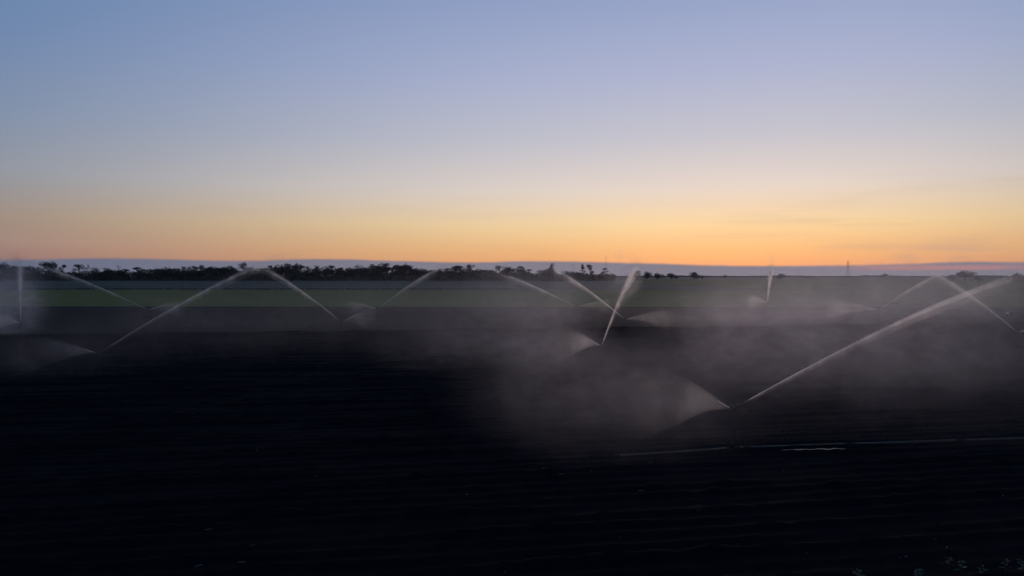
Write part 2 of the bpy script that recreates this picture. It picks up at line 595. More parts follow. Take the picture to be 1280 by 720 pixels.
# ------------------------------------------------------------------ pylon, poles, pond
m_steel = material('galvanised_steel', (.035, .035, .037), .7, .2, .2, vary=((.5, .5, .5), (.05, .05, .05), .4, .6))
m_wood = material('weathered_pole', (.09, .075, .065), .9, .1, vary=((3, 3, .4), (.13, .11, .095), .4, .6))


def pylon(px, top, d):
    h = EYE + (HOR - top) * d / F_PX
    t = thing('pylon', ((px - 640) * d / F_PX, d, 0), 'tall lattice pylon with crossarms standing alone on the right horizon', 'pylon', None, R(15))
    wd = lambda z: 3.4 * max(0., 1 - z / h) ** 1.15 + .55
    for sx in (-1, 1):
        for sy in (-1, 1):
            bm = bmesh.new()
            zs = [h * k / 6 for k in range(7)]
            tube(bm, [(sx * wd(z), sy * wd(z), z) for z in zs], .13, 5)
            obj('leg', done(bm, 'leg'), m_steel, t)
    bm = bmesh.new()
    zs = [h * (1 - (1 - k / 8) ** 1.2) for k in range(8)]
    for z0, z1 in zip(zs, zs[1:]):
        for a in range(4):
            c = [(-1, -1), (1, -1), (1, 1), (-1, 1)]
            p, q = c[a], c[(a + 1) % 4]
            tube(bm, [(p[0] * wd(z0), p[1] * wd(z0), z0), (q[0] * wd(z1), q[1] * wd(z1), z1)], .06, 4)
            tube(bm, [(q[0] * wd(z0), q[1] * wd(z0), z0), (p[0] * wd(z1), p[1] * wd(z1), z1)], .06, 4)
    tag(obj('bracing', done(bm, 'bracing'), m_steel, t), kind='stuff')
    for zf, wd_ in ((.66, 5.5), (.79, 6.5), (.91, 4.6)):
        bm = bmesh.new()
        z = zf * h
        for s in (-1, 1):
            tube(bm, [(0, 0, z + 1.0), (s * wd_, 0, z)], [.16, .08], 5)
            tube(bm, [(0, 0, z - .4), (s * wd_, 0, z)], [.16, .08], 5)
        a = obj('crossarm', done(bm, 'crossarm'), m_steel, t)
        for s in (-1, 1):
            bm = bmesh.new()
            tube(bm, [(s * wd_ * .97, 0, z - .2), (s * wd_ * .97, 0, z - 1.9)], [.15, .2], 6)
            obj('insulator', done(bm, 'insulator'), m_steel, a)


pylon(1060, 325.5, 1750)


def pole(px, top, d, label, r=.28, arm=True, mat=None, name='utility_pole'):
    h = EYE + (HOR - top) * d / F_PX
    t = thing(name, ((px - 640) * d / F_PX, d, 0), label, 'pole' if name == 'utility_pole' else 'mast')
    bm = bmesh.new()
    tube(bm, [(0, 0, 0), (0, 0, h)], [r, r * .65], 7)
    obj('shaft', done(bm, 'shaft'), mat or m_wood, t)
    if arm:
        bm = bmesh.new()
        box(bm, (0, 0, h - .9), (3.0, .25, .25))
        obj('crossarm', done(bm, 'crossarm'), mat or m_wood, t)
    return t


pole(999, 335.5, 1400, 'slim utility pole on the horizon left of the pylon')
pole(994, 338.5, 1500, 'shorter utility pole just left of the slim one', .2)
pole(1049, 337.0, 1500, 'faint utility pole close to the pylon, on its left', .2)
pole(757.5, 319.0, 1015, 'very thin tall mast rising above the short open tree', .22, False, m_steel, 'radio_mast')
pole(716.5, 330.0, 1040, 'faint slim pole left of the close pair of trees', .18, True)

m_water = material('still_water', (.05, .13, .12), .45, .3, 0, bump=((.6, .6, 1), .05, .02))
pv = [at(x, 344, 1)[0] for x in (740, 812)]
flat('pond', [(122, 800), (152, 800), (159, 850), (126, 850)], .12, m_water, 'thin pale turquoise pond behind the tilted jet', 'pond')

# ------------------------------------------------------------------ irrigation pipe, puddles, clods, weeds in front
m_alu = material('wet_aluminium_pipe', (.25, .165, .125), .7, .1, .0, vary=((1, 1, 1), (.17, .115, .09), .4, .6))
m_rubber = material('black_rubber', (.02, .02, .022), .7, .3)
m_brass = material('dull_brass', (.22, .16, .08), .45, .5, .7, vary=((9, 9, 9), (.14, .10, .06), .4, .6))


def gpoint(px, py, z=0.):
    """Point on the ground (height z) under photo pixel (px, py)."""
    d = (EYE - z) * F_PX / (py - HOR)
    return Vector(((px - 640) * d / F_PX, d, z))


def pipe(a, b, label, r=.030, mat=None):
    t = thing('irrigation_pipe', a, label, 'pipe', 'aluminium irrigation pipes lying on the soil')
    d = b - a
    n_ = d.normalized()
    bm = bmesh.new()
    tube(bm, [d * k / 6 + Vector((0, 0, -.012 * math.sin(math.pi * k / 6))) for k in range(7)], r, 12)
    obj('tube', done(bm, 'tube', True), mat or m_alu, t)
    for s, p in ((1, n_ * .10), (-1, d - n_ * .10)):
        bm = bmesh.new()
        tube(bm, [p - n_ * .09, p - n_ * .07, p + n_ * .07, p + n_ * .09], [r * 1.1, r * 1.5, r * 1.5, r * 1.1], 12)
        obj('coupling', done(bm, 'coupling', True), m_rubber, t)
    return t


zp = .25
pa, pb = gpoint(770, 569.5, zp), gpoint(912, 559.5, zp)
pipe(pa, pb, 'short pipe lying left of the nearest sprinkler, its end open in the soil')
q0, q1 = gpoint(920, 558.8, zp), gpoint(1283, 547.0, zp)
seg = ['pipe running right from the foot of the nearest sprinkler', 'pipe between the puddle and the right edge, second from the sprinkler', 'pipe leaving the view at the right edge']
for i in range(3):
    a = q0.lerp(q1, i / 2.6)
    b = q0.lerp(q1, (i + 1) / 2.6 - .012)
    pipe(a, b, seg[i])
# far supply pipes across the end of the bare soil
for (x0, y0, x1, y1, lab) in ((1085, 377.5, 1290, 387.5, 'long thin supply pipe crossing behind the right hand jets, upper one'),
                              (1170, 382.5, 1290, 391.0, 'long thin supply pipe crossing behind the right hand jets, lower one')):
    pipe(gpoint(x0, y0, .25), gpoint(x1, y1, .25), lab, .12)

m_puddle = material('muddy_water', (.02, .02, .022), .32, .2, 0, bump=((3, 3, 1), .15, .01))


def puddle(px0, px1, py, w_px, label, seed):
    g = random.Random(seed)
    topl, bot = [], []
    k = 16
    for i in range(k + 1):
        x = px0 + (px1 - px0) * i / k
        y = py - (px1 - px0) * .022 * (i / k - .5) + w_px * .45 * math.sin(i * 1.7 + seed) * g.uniform(.3, 1)
        s = math.sin(math.pi * i / k) ** .5 * g.uniform(.25, 1)
        topl.append(gpoint(x, y - w_px * s * g.uniform(.2, .6), .20))
        bot.append(gpoint(x, y + w_px * s * g.uniform(.2, .8) + .02, .20))
    vs = topl + bot[::-1]
    me_ = bpy.data.meshes.new('puddle')
    me_.from_pydata([tuple(q) for q in vs], [], [list(range(len(vs)))])
    tag(obj('puddle', me_, m_puddle), label, 'puddle', kind='structure')


puddle(976, 1058, 561.5, 1.7, 'shallow puddle shining in a furrow just below the pipe', 1)

# clods and straw bits scattered on the ridges
vs, fs = [], []
for i in range(1500):
    u_, v_ = rng.uniform(-40, 60), rng.uniform(12, 60)
    c = np.array([u_ * cu - v_ * su, u_ * su + v_ * cu, .15])
    r_ = rng.uniform(.02, .055)
    o8 = np.array([(1, 0, 0), (-1, 0, 0), (0, 1, 0), (0, -1, 0), (0, 0, 1), (0, 0, -1)]) * r_ * rng.uniform(.6, 1.3, (6, 1))
    b0 = len(vs) * 6
    vs.append(c + o8)
    fs += [[b0 + a for a in t_] for t_ in ((0, 2, 4), (2, 1, 4), (1, 3, 4), (3, 0, 4), (2, 0, 5), (1, 2, 5), (3, 1, 5), (0, 3, 5))]
tag(obj('soil_clods', mesh_np('soil_clods', np.concatenate(vs), fs), m_soil2), 'loose soil clods lying over the ridges', 'clods', kind='stuff')
m_straw = material('pale_straw', (.08, .077, .075), .8, .1)
vs = []
for i in range(60):
    px, py = rng.uniform(150, 1270), rng.uniform(480, 715)
    c = gpoint(px, py, .2)
    a = rng.uniform(0, 3.14)
    dx = np.array([math.cos(a), math.sin(a), rng.uniform(-.1, .1)]) * rng.uniform(.04, .12)
    dy = np.array([-math.sin(a), math.cos(a), .5]) * rng.uniform(.008, .02)
    vs.append(np.array([np.array(c) - dx - dy, np.array(c) + dx - dy, np.array(c) + dx + dy, np.array(c) - dx + dy]))
tag(obj('straw_litter', mesh_np('straw_litter', np.concatenate(vs), np.arange(len(vs) * 4).reshape(-1, 4)), m_straw), 'small pale bits of straw strewn on the dark soil', 'litter', kind='stuff')

m_weed = material('weed_leaf', (.020, .040, .022), .6, .12, vary=((6, 6, 6), (.045, .075, .042), .4, .65))
m_stem = material('weed_stem', (.07, .09, .045), .8, .2)


def leaf_mesh(L, wd, droop):
    bm = bmesh.new()
    rows_ = []
    for i in range(6):
        t_ = i / 5
        w_ = wd * math.sin(math.pi * min(1, t_ * .92 + .06)) ** .8
        z = .25 * L * t_ - droop * L * t_ * t_
        rows_.append([bm.verts.new((L * t_, -w_, z + .18 * w_)), bm.verts.new((L * t_, 0, z)), bm.verts.new((L * t_, w_, z + .18 * w_))])
    for a, b in zip(rows_, rows_[1:]):
        for j in (0, 1):
            bm.faces.new((a[j], a[j + 1], b[j + 1], b[j]))
    return done(bm, 'leaf', True)


LEAVES = [leaf_mesh(.30, .07, .35), leaf_mesh(.24, .06, .2), leaf_mesh(.20, .065, .5)]
weeds = [(1072, 722, .20, 'single low weed showing its tip at the bottom edge, left of the others'), (1148, 722, .24, 'low weed at the bottom edge with a pale leaf'),
         (1186, 712, .34, 'taller leafy weed near the bottom edge'), (1202, 716, .34, 'leafy weed right beside the taller one at the bottom edge'),
         (1228, 722, .28, 'low weed between the two leafier weeds at the bottom edge'), (1258, 715, .36, 'broad weed with shiny pale leaves in the bottom right corner'),
         (1278, 717, .34, 'weed cut by the bottom right corner')]
for px, py, h, lab in weeds:
    g0 = gpoint(px, py, .05)
    t = thing('weed', g0, lab, 'weed', 'weeds at the bottom edge', random.uniform(0, 6.28))
    bm = bmesh.new()
    tube(bm, [(0, 0, 0), (.01, .01, h * .5), (.0, .02, h)], [.012, .009, .004], 6)
    obj('stem', done(bm, 'stem'), m_stem, t)
    for k in range(7):
        o = obj('leaf', LEAVES[k % 3], m_weed, t, (0, 0, h * (.25 + .75 * k / 6)))
        o.rotation_euler = (random.uniform(-.3, .3), random.uniform(-.5, .2), k * 2.4)
        o.scale = (.72 - .04 * k,) * 3

# pump cart by the far supply pipe
m_white = material('white_enamel', (.75, .75, .73), .35, .5, vary=((4, 4, 4), (.62, .61, .58), .4, .6))
m_yellow = material('dirty_yellow_paint', (.30, .22, .06), .5, .4, vary=((2, 2, 2), (.18, .14, .06), .4, .6))
g0 = gpoint(1261, 395.5, .02)
cart = t = thing('pump_cart', g0, 'small yellowish pump cart with a white tank standing by the far supply pipe', 'pump', None, R(20))
bm = bmesh.new()
box(bm, (0, 0, .62), (2.3, 1.0, .12))
bmesh.ops.bevel(bm, geom=list(bm.edges), offset=.02, segments=1)
obj('chassis', done(bm, 'chassis'), m_rubber, t)
bm = bmesh.new()
box(bm, (.45, 0, 1.15), (1.1, .85, .92))
bmesh.ops.bevel(bm, geom=list(bm.edges), offset=.08, segments=2)
hood = obj('engine_hood', done(bm, 'engine_hood'), m_yellow, t)
bm = bmesh.new()
tube(bm, [(.6, 0, 1.6), (.6, 0, 2.3), (.68, 0, 2.4)], [.05, .05, .05], 8)
obj('exhaust', done(bm, 'exhaust'), m_rubber, hood)
bm = bmesh.new()
tube(bm, [(-.62, -.45, 1.02), (-.62, -.4, 1.02), (-.62, .4, 1.02), (-.62, .45, 1.02)], [.25, .36, .36, .25], 16)
obj('tank', done(bm, 'tank', True), m_white, t)
for s in (-1, 1):
    bm = bmesh.new()
    tube(bm, [(.1, s * .56, .42), (.1, s * .62, .42), (.1, s * .74, .42), (.1, s * .78, .42)], [.34, .42, .42, .34], 18)
    wh = obj('wheel', done(bm, 'wheel', True), m_rubber, t)
    bm = bmesh.new()
    tube(bm, [(.1, s * .76, .42), (.1, s * .80, .42)], [.2, .16], 14)
    obj('rim', done(bm, 'rim'), m_steel, wh)
bm = bmesh.new()
tube(bm, [(-1.1, 0, .62), (-2.1, 0, .45), (-2.15, 0, .1)], .045, 8)
obj('drawbar', done(bm, 'drawbar'), m_steel, t)
cart.scale = (.6, .6, .6)

# ------------------------------------------------------------------ water
m_jet = bpy.data.materials.new('aerated_water')
m_jet.use_nodes = True
N = Nodes(m_jet.node_tree)
m_jet.node_tree.nodes.clear()
o_ = N.n('ShaderNodeOutputMaterial')
dif = N.n('ShaderNodeBsdfDiffuse')
trl = N.n('ShaderNodeBsdfTranslucent')
dif.inputs[0].default_value = (.80, .80, .82, 1)
trl.inputs[0].default_value = (.80, .80, .82, 1)
mx = N.n('ShaderNodeMixShader')
mx.inputs[0].default_value = .6
m_jet.node_tree.links.new(dif.outputs[0], mx.inputs[1])
m_jet.node_tree.links.new(trl.outputs[0], mx.inputs[2])
rfr = N.n('ShaderNodeBsdfRefraction')
rfr.inputs['Color'].default_value = (.97, .97, .98, 1)
rfr.inputs['Roughness'].default_value = .45
rfr.inputs['IOR'].default_value = 1.2
mw = N.n('ShaderNodeMixShader')
mw.inputs[0].default_value = .75
m_jet.node_tree.links.new(mx.outputs[0], mw.inputs[1])
m_jet.node_tree.links.new(rfr.outputs[0], mw.inputs[2])
m_jet.node_tree.links.new(mw.outputs[0], o_.inputs[0])

G = 9.81
TET = np.array([(1, 1, 1), (1, -1, -1), (-1, 1, -1), (-1, -1, 1)], float) / math.sqrt(3)
TRI = np.array([(0, 1, 2), (0, 3, 1), (0, 2, 3), (1, 3, 2)])


def droplets(pos, vel, size, stretch):
    """One small tetrahedral drop per position, drawn out along its path."""
    k = len(pos)
    d = vel / (np.linalg.norm(vel, axis=1)[:, None] + 1e-6)
    a = rng.normal(size=(k, 3, 3))
    q, _ = np.linalg.qr(a)
    v = np.einsum('kij,nj->kni', q, TET) * size[:, None, None]
    v = v + d[:, None, :] * (np.einsum('kni,ki->kn', v, d) * (stretch[:, None] - 1))[..., None]
    v = v + pos[:, None, :]
    f = (np.arange(k)[:, None, None] * 4 + TRI[None]).reshape(-1, 3)
    return v.reshape(-1, 3), f


def drag_path(p0, v0, tau, t):
    """Ballistic flight with linear drag."""
    tau = tau[:, None]
    t = t[:, None]
    g = np.array([0, 0, -G])
    e = np.exp(-t / tau)
    return p0 + (v0 - g * tau) * tau * (1 - e) + g * tau * t, (v0 - g * tau) * e + g * tau


def solve_jet(p0, p1, tau):
    """Launch velocity whose apex is p1."""
    h = p1[2] - p0[2]
    lo, hi = .1, 60.
    for _ in range(60):
        m = (lo + hi) / 2
        if m * tau - G * tau * tau * math.log(1 + m / (G * tau)) < h:
            lo = m
        else:
            hi = m
    ta = tau * math.log(1 + lo / (G * tau))
    vh = (p1 - p0)[:2] / (tau * (1 - math.exp(-ta / tau)))
    return np.array([vh[0], vh[1], lo]), ta


def water_jet(p0, p1, label, n_core=4000, n_veil=5000, spread=.011, drop=.014, veil=1.0):
    """Long jet from p0 that passes p1 while still rising and frays out beyond it."""
    p0, p1 = np.array(p0), np.array(p1)
    tau = 2.0
    t1 = .55                                    # seconds of flight from p0 to p1
    reach = tau * (1 - math.exp(-t1 / tau))
    v0 = (p1 - p0 + np.array([0, 0, G * tau * t1])) / reach - np.array([0, 0, G * tau])
    t_ = thing('water_jet', p0, label, 'water jet', 'long jets of the sprinklers')
    # solid stream for the first part, breaking up afterwards
    bm = bmesh.new()
    ks = np.linspace(0, t1 * .38, 14)
    pp, _ = drag_path(np.zeros((14, 3)), np.repeat(v0[None], 14, 0), np.full(14, tau), ks)
    wide = .75 + p0[1] / 200.
    rad = [float((.010 + .012 * k / 13) * wide * (1 if k < 9 else (13.4 - k) / 5) * rng.uniform(.85, 1.15)) for k in range(14)]
    tube(bm, [Vector(q) for q in pp], rad, 8)
    obj('stream', done(bm, 'stream', True), m_jet, t_)
    # core drops
    r = rng.uniform(0, 1, n_core)
    t = np.where(r < .92, t1 * (r / .92) ** .85, t1 * (1 + .75 * ((r - .92) / .08) ** 1.6))
    ang = np.linalg.norm(v0) * spread
    vv_ = v0 + rng.normal(0, 1, (n_core, 3)) * ang * (.4 + rng.exponential(.5, (n_core, 1)))
    vv_ = vv_ + rng.normal(0, 1, (n_core, 3)) * (ang * 3.5 * np.maximum(0, t / t1 - .95))[:, None]
    pos, vel = drag_path(np.zeros((n_core, 3)), vv_, tau * rng.uniform(.9, 1.1, n_core), t)
    s = drop * rng.uniform(.6, 1.3, n_core) * (1 + .2 * t / t1)
    a, fa = droplets(pos, vel, s, rng.uniform(2, 5, n_core))
    # fine drops shed along the way, falling as a veil
    nv_ = int(n_veil * veil)
    tb = t1 * 1.25 * rng.uniform(.1, 1, nv_) ** .55
    pb_, vb = drag_path(np.zeros((nv_, 3)), v0 + rng.normal(0, 1, (nv_, 3)) * ang * 1.5, np.full(nv_, tau), tb)
    tau2 = rng.uniform(.08, .4, nv_)
    tf = rng.exponential(.8, nv_)
    pos, vel = drag_path(pb_, vb, tau2, tf)
    pos[:, 0] -= 1.2 * tf                       # light drift with the breeze
    keep = pos[:, 2] > -p0[2] + .1
    pos, vel = pos[keep], vel[keep]
    s = drop * rng.uniform(.45, .9, len(pos))
    b, fb = droplets(pos, vel, s, rng.uniform(1.5, 3.5, len(pos)))
    v = np.concatenate([a, b])
    f = np.concatenate([fa, fb + len(a)])
    tag(obj('spray', mesh_np('spray', v, f), m_jet, t_), kind='stuff')
    # fine mist hanging under the jet: a thin curtain, deeper toward the far end
    k = 9
    ks = np.linspace(.06, 1.2, k) * t1
    pp, _ = drag_path(np.zeros((k, 3)), np.repeat(v0[None], k, 0), np.full(k, tau), ks)
    q_, _ = drag_path(np.zeros((12, 3)), np.repeat(v0[None], 12, 0), np.full(12, tau), np.linspace(.03, 1.3, 12) * t1)
    hw = [(.05 + .30 * (i / 11) ** 1.15) * wide for i in range(12)]
    curtain(t_, q_, [h_ * 1.8 for h_ in hw], [h_ * 3.2 for h_ in hw], .24 / wide, p0[2], (12.0, 1.0, float(np.linalg.norm(q_[-1])), .42))
    curtain(t_, q_, hw, [h_ * (.9 + .5 * i / 11) for i, h_ in enumerate(hw)], 2.3 / wide, p0[2], (10.0, 1.1, float(np.linalg.norm(q_[-1])), .42))
    curtain(t_, pp, [.10 + .9 * i / k for i in range(k)], [.15 + 3.6 * (i / k) ** 1.3 for i in range(k)], .026 * veil * (60 / (40 + p0[1])), p0[2])


def curtain(parent, path, half, drop_, density, z0, shape=(3.0, 1.0)):
    """Closed soft-edged hull along a path: half width to each side, hanging drop_ below it."""
    vs, seg = [], 10
    for i, p in enumerate(path):
        t = path[min(i + 1, len(path) - 1)] - path[max(i - 1, 0)]
        sd = np.array([t[1], -t[0], 0])
        sd /= np.linalg.norm(sd) + 1e-6
        low = max(p[2] - drop_[i], -z0 + .15)
        top = max(p[2] + min(.35, half[i] * .35), low + .08)
        for j in range(seg):
            a = 2 * math.pi * j / seg
            q = p + sd * half[i] * math.cos(a)
            vs.append((q[0], q[1], (top + low) / 2 + (top - low) / 2 * math.sin(a)))
    bm = bmesh.new()
    vv_ = [bm.verts.new(q) for q in vs]
    for i in range(len(path) - 1):
        for j in range(seg):
            bm.faces.new((vv_[i * seg + j], vv_[i * seg + (j + 1) % seg], vv_[(i + 1) * seg + (j + 1) % seg], vv_[(i + 1) * seg + j]))
    bm.faces.new(vv_[:seg])
    bm.faces.new(vv_[-seg:])
    tag(obj('mist', done(bm, 'mist'), plume_material(density, *shape), parent), kind='stuff')


PLUME = {}


def plume_material(density, reach=3.0, power=1.0, end=60., soft=.6):
    """Fine spray: thick at the nozzle (the object's origin), thinning with distance, streaky."""
    key = (round(density, 4), reach, power, round(end, 1), soft)
    if key in PLUME:
        return PLUME[key]
    m = bpy.data.materials.new('fine_spray')
    m.use_nodes = True
    N = Nodes(m.node_tree)
    m.node_tree.nodes.clear()
    out = N.n('ShaderNodeOutputMaterial')
    pv_ = N.n('ShaderNodeVolumePrincipled')
    pv_.inputs['Color'].default_value = (.99, .965, .975, 1)
    pv_.inputs['Anisotropy'].default_value = .78
    r = N.v('LENGTH', N.n('ShaderNodeTexCoord').outputs['Object'], None, 1)
    fall = N.m('POWER', N.m('DIVIDE', reach, N.m('ADD', r, reach)), power)
    fall = N.m('MULTIPLY', fall, N.smooth(r, end, end * soft))
    pos = N.n('ShaderNodeNewGeometry').outputs['Position']
    nz = N.smooth(N.noise(N.v('MULTIPLY', pos, (.55, .55, .16)), 1.0, 4, .65), .38, .66)
    N.put(pv_.inputs['Density'], N.m('MULTIPLY', N.m('MULTIPLY', fall, N.m('ADD', .3, nz)), density * 2))
    m.node_tree.links.new(pv_.outputs[0], out.inputs['Volume'])
    PLUME[key] = m
    return m


def water_fan(p0, p1, label, n=5000, wide=.16, tall=.10, drop=.012, fall=1.0, mistiness=1.0):
    """Short broad spray from the back nozzle: starts narrow, opens out and rains down."""
    p0, p1 = np.array(p0), np.array(p1)
    tau = .55
    v0, ta = solve_jet(p0, p1, tau)
    t_ = thing('spray_fan', p0, label, 'water spray', 'short sprays from the back nozzles')
    bm = bmesh.new()
    ks = np.linspace(0, ta * .12, 6)
    pp, _ = drag_path(np.zeros((6, 3)), np.repeat(v0[None], 6, 0), np.full(6, tau), ks)
    tube(bm, [Vector(q) for q in pp], [.010, .014, .018, .02, .016, .006], 8)
    obj('stream', done(bm, 'stream', True), m_jet, t_)
    sp = np.linalg.norm(v0)
    d = v0 / sp
    side = np.cross(d, (0, 0, 1))
    side /= np.linalg.norm(side)
    up = np.cross(side, d)
    k = rng.normal(0, 1, (n, 2))
    vv_ = v0 * rng.uniform(.55, 1.12, (n, 1)) + sp * (side * k[:, :1] * wide + up * k[:, 1:] * tall)
    tt = rng.uniform(0, 1, n) ** .9 * (ta * 1.1 + fall * rng.exponential(.25, n))
    pos, vel = drag_path(np.zeros((n, 3)), vv_, tau * rng.uniform(.5, 1.2, n), tt)
    keep = pos[:, 2] > -p0[2] + .1
    pos, vel = pos[keep], vel[keep]
    v, f = droplets(pos, vel, drop * rng.uniform(.5, 1.2, len(pos)), rng.uniform(1.5, 4, len(pos)))
    tag(obj('spray', mesh_np('spray', v, f), m_jet, t_), kind='stuff')
    k = 14
    ks = np.linspace(.01, 2.3, k) * ta
    pp, _ = drag_path(np.zeros((k, 3)), np.repeat(v0[None], k, 0), np.full(k, tau), ks)
    run = np.linalg.norm(pp, axis=1)
    half = [(.03 + wide * 1.9 * q) * math.sqrt(max(.02, 1 - max(0, i / (k - 1) - .55) ** 2 / .2025)) for i, q in enumerate(run)]
    pp[:, 2] = np.maximum(pp[:, 2] + tall * .9 * run * (1 - .5 * run / run.max()), .4 - p0[2])
    low = [-.02 - .11 * q - 1.1 * p0[2] * max(0, q / run.max() - .25) for q in run]
    for i in range(k):                          # round the far end off
        q_ = math.sqrt(max(.01, 1 - max(0, i / (k - 1) - .55) ** 2 / .2025))
        mid = (pp[i][2] + low[i]) / 2
        pp[i][2], low[i] = mid + (pp[i][2] - mid) * q_, mid + (low[i] - mid) * q_
    deep = [pp[i][2] - low[i] for i in range(k)]
    curtain(t_, pp, half, deep, mistiness * (5.5 if p0[1] < 40 else 13.0) / (14 + .4 * p0[1]), p0[2], (3.2, 1.6, float(run.max()), .25))
    return t_


# ------------------------------------------------------------------ sprinklers
def sprinkler_parts(t, zh):
    """Riser on a foot, with an impact head: long nozzle, back nozzle, swing arm."""
    bm = bmesh.new()
    tube(bm, [(0, 0, .02), (0, 0, .5), (0, 0, zh - .16)], [.024, .022, .02], 10)
    obj('riser', done(bm, 'riser', True), m_steel, t)
    bm = bmesh.new()
    tube(bm, [(0, 0, .04), (0, 0, .10), (0, 0, .28), (0, 0, .32)], [.06, .075, .06, .03], 12)
    tube(bm, [(0, -.16, .12), (0, .16, .12)], .055, 10)
    obj('foot', done(bm, 'foot', True), m_rubber, t)
    for k in range(3):
        a = k * 2.094 + .5
        bm = bmesh.new()
        tube(bm, [(.03 * math.cos(a), .03 * math.sin(a), .85), (.42 * math.cos(a), .42 * math.sin(a), .03)], [.014, .014], 6)
        obj('brace', done(bm, 'brace'), m_steel, t)
    bm = bmesh.new()
    tube(bm, [(0, 0, zh - .2), (0, 0, zh - .16), (0, 0, zh - .04), (0, 0, zh + .03), (0, 0, zh + .07)], [.03, .05, .05, .042, .02], 12)
    hd = obj('head', done(bm, 'head', True), m_brass, t)
    bm = bmesh.new()
    tube(bm, [(.02, 0, zh - .05), (.12, 0, zh + .0), (.34, 0, zh + .10), (.36, 0, zh + .11)], [.036, .034, .02, .016], 10)
    obj('long_nozzle', done(bm, 'nozzle', True), m_brass, hd)
    bm = bmesh.new()
    tube(bm, [(-.02, 0, zh - .06), (-.10, 0, zh - .04), (-.17, 0, zh - .01)], [.03, .025, .015], 10)
    obj('back_nozzle', done(bm, 'back_nozzle', True), m_brass, hd)
    bm = bmesh.new()
    tube(bm, [(-.24, .05, zh + .10), (0, .02, zh + .13), (.20, .05, zh + .15), (.34, .0, zh + .17)], [.03, .016, .014, .025], 8)
    obj('swing_arm', done(bm, 'swing_arm', True), m_brass, hd)


ZH = 1.86
proto = None
where = [  # head pixel, depth, label
    ('A', 917, 510, 'nearest sprinkler, on a riser above the shining pipe and puddle'),
    ('B', 122.5, 441, 'sprinkler standing alone on the dark soil at left, its riser visible'),
    ('C', 752, 431.5, 'sprinkler in the middle under the steep tilted jet and the round cloud of spray'),
    ('D', 427, 402, 'sprinkler left of the middle where a jet and a spray form a V'),
    ('E', 781.5, 399, 'sprinkler behind the tilted jet, its spray blowing right'),
    ('F', 1272.5, 415, 'sprinkler at the right edge of the view'),
    ('G', 186, 387, 'small far sprinkler behind the long left jet'),
    ('H', 721, 383.5, 'small far sprinkler just left of the crossing jets in the middle'),
    ('I', 1098, 387, 'small far sprinkler in the mist right of the middle'),
    ('J', 26, 404, 'sprinkler under the upright jet at the left edge'),
    ('K', 959, 378.5, 'farthest sprinkler, under the thin upright jet below the horizon glow'),
    ('L', 471.5, 386, 'small far sprinkler where the right arm of the V meets another jet'),
]
HEAD = {}
for key, px, py, lab in where:
    d = (EYE - ZH) * F_PX / (py - HOR)
    HEAD[key] = Vector(((px - 640) * d / F_PX, d, ZH))

jets = {  # apex pixel, apex depth, label, veil amount
    'A': (1245, 352, 42, 'long thick jet from the nearest sprinkler, sweeping up to the right edge', 1.6),
    'B': (318, 333.5, 73, 'long straight jet from the lone left sprinkler, rising to the right over the trees', 1.0),
    'C': (790, 341, 81, 'steep tilted jet in the middle, opening into a feather of spray at its top', 2.2),
    'D': (336, 338, 110, 'jet leaning up to the left, left arm of the V', 1.0),
    'E': (702, 341, 116, 'jet leaning up to the left that crosses the steep tilted one', 1.0),
    'F': (1173, 343, 94, 'jet from the right edge leaning up to the left to a peak', 1.0),
    'G': (62, 336, 125, 'curved jet at far left arching up to the left over the crop', 1.2),
    'H': (637, 346, 150, 'faint jet arching up to the left in the middle mist', 1.0),
    'I': (1170, 344, 135, 'faint jet rising to the right to the peak it shares with another jet', 1.0),
    'J': (25, 333, 111, 'upright jet at the left edge with a wide veil of drops', 3.0),
    'K': (963.5, 339, 176, 'thin upright jet reaching the horizon under the brightest sky', 1.0),
    'L': (538, 341, 143, 'jet rising to the right from the end of the V to the trees', 1.0),
}
fans = {  # apex pixel, apex depth, label, n, wide, tall
    'A': (815, 472, 33.5, 'wide low cloud of spray thrown left by the nearest sprinkler', 7000, .13, .10),
    'B': (40, 424.5, 56, 'long flat spray thrown left by the lone left sprinkler', 4500, .05, .05),
    'C': (705, 416, 63, 'round bright cloud of spray left of the steep tilted jet', 7000, .14, .11),
    'D': (462, 388.5, 97, 'narrow spray forming the right arm of the V', 7000, .04, .035),
    'E': (830, 391, 103, 'flat spray blowing right behind the tilted jet', 4500, .08, .05),
    'F': (1292, 411, 79, 'short stub of spray cut by the right edge', 4000, .08, .05),
    'G': (222, 379, 129, 'small spray drifting right behind the long left jet', 5000, .08, .05),
    'H': (768, 375, 140, 'faint arched spray running right toward the crossing jets', 6000, .05, .04),
    'I': (1030, 378, 129, 'broad faint spray thrown left in the right hand mist', 8000, .10, .07),
    'J': (-15, 392, 95, 'pale spray beside the upright jet at the left edge', 8000, .12, .10),
    'K': (938, 371, 159, 'small bright puff of spray left of the thin upright jet', 6000, .10, .07),
    'L': (435, 378, 133, 'faint low spray thrown left behind the V', 6000, .08, .05),
}


def aim(o, az_):
    o.rotation_euler = (0, 0, az_)


def copy_thing(src, loc):
    r = src.copy()
    COL.objects.link(r)
    r.location = loc
    for ch in src.children:
        c = ch.copy()
        COL.objects.link(c)
        c.parent = r
        for g_ in ch.children:
            q = g_.copy()
            COL.objects.link(q)
            q.parent = c
    return r


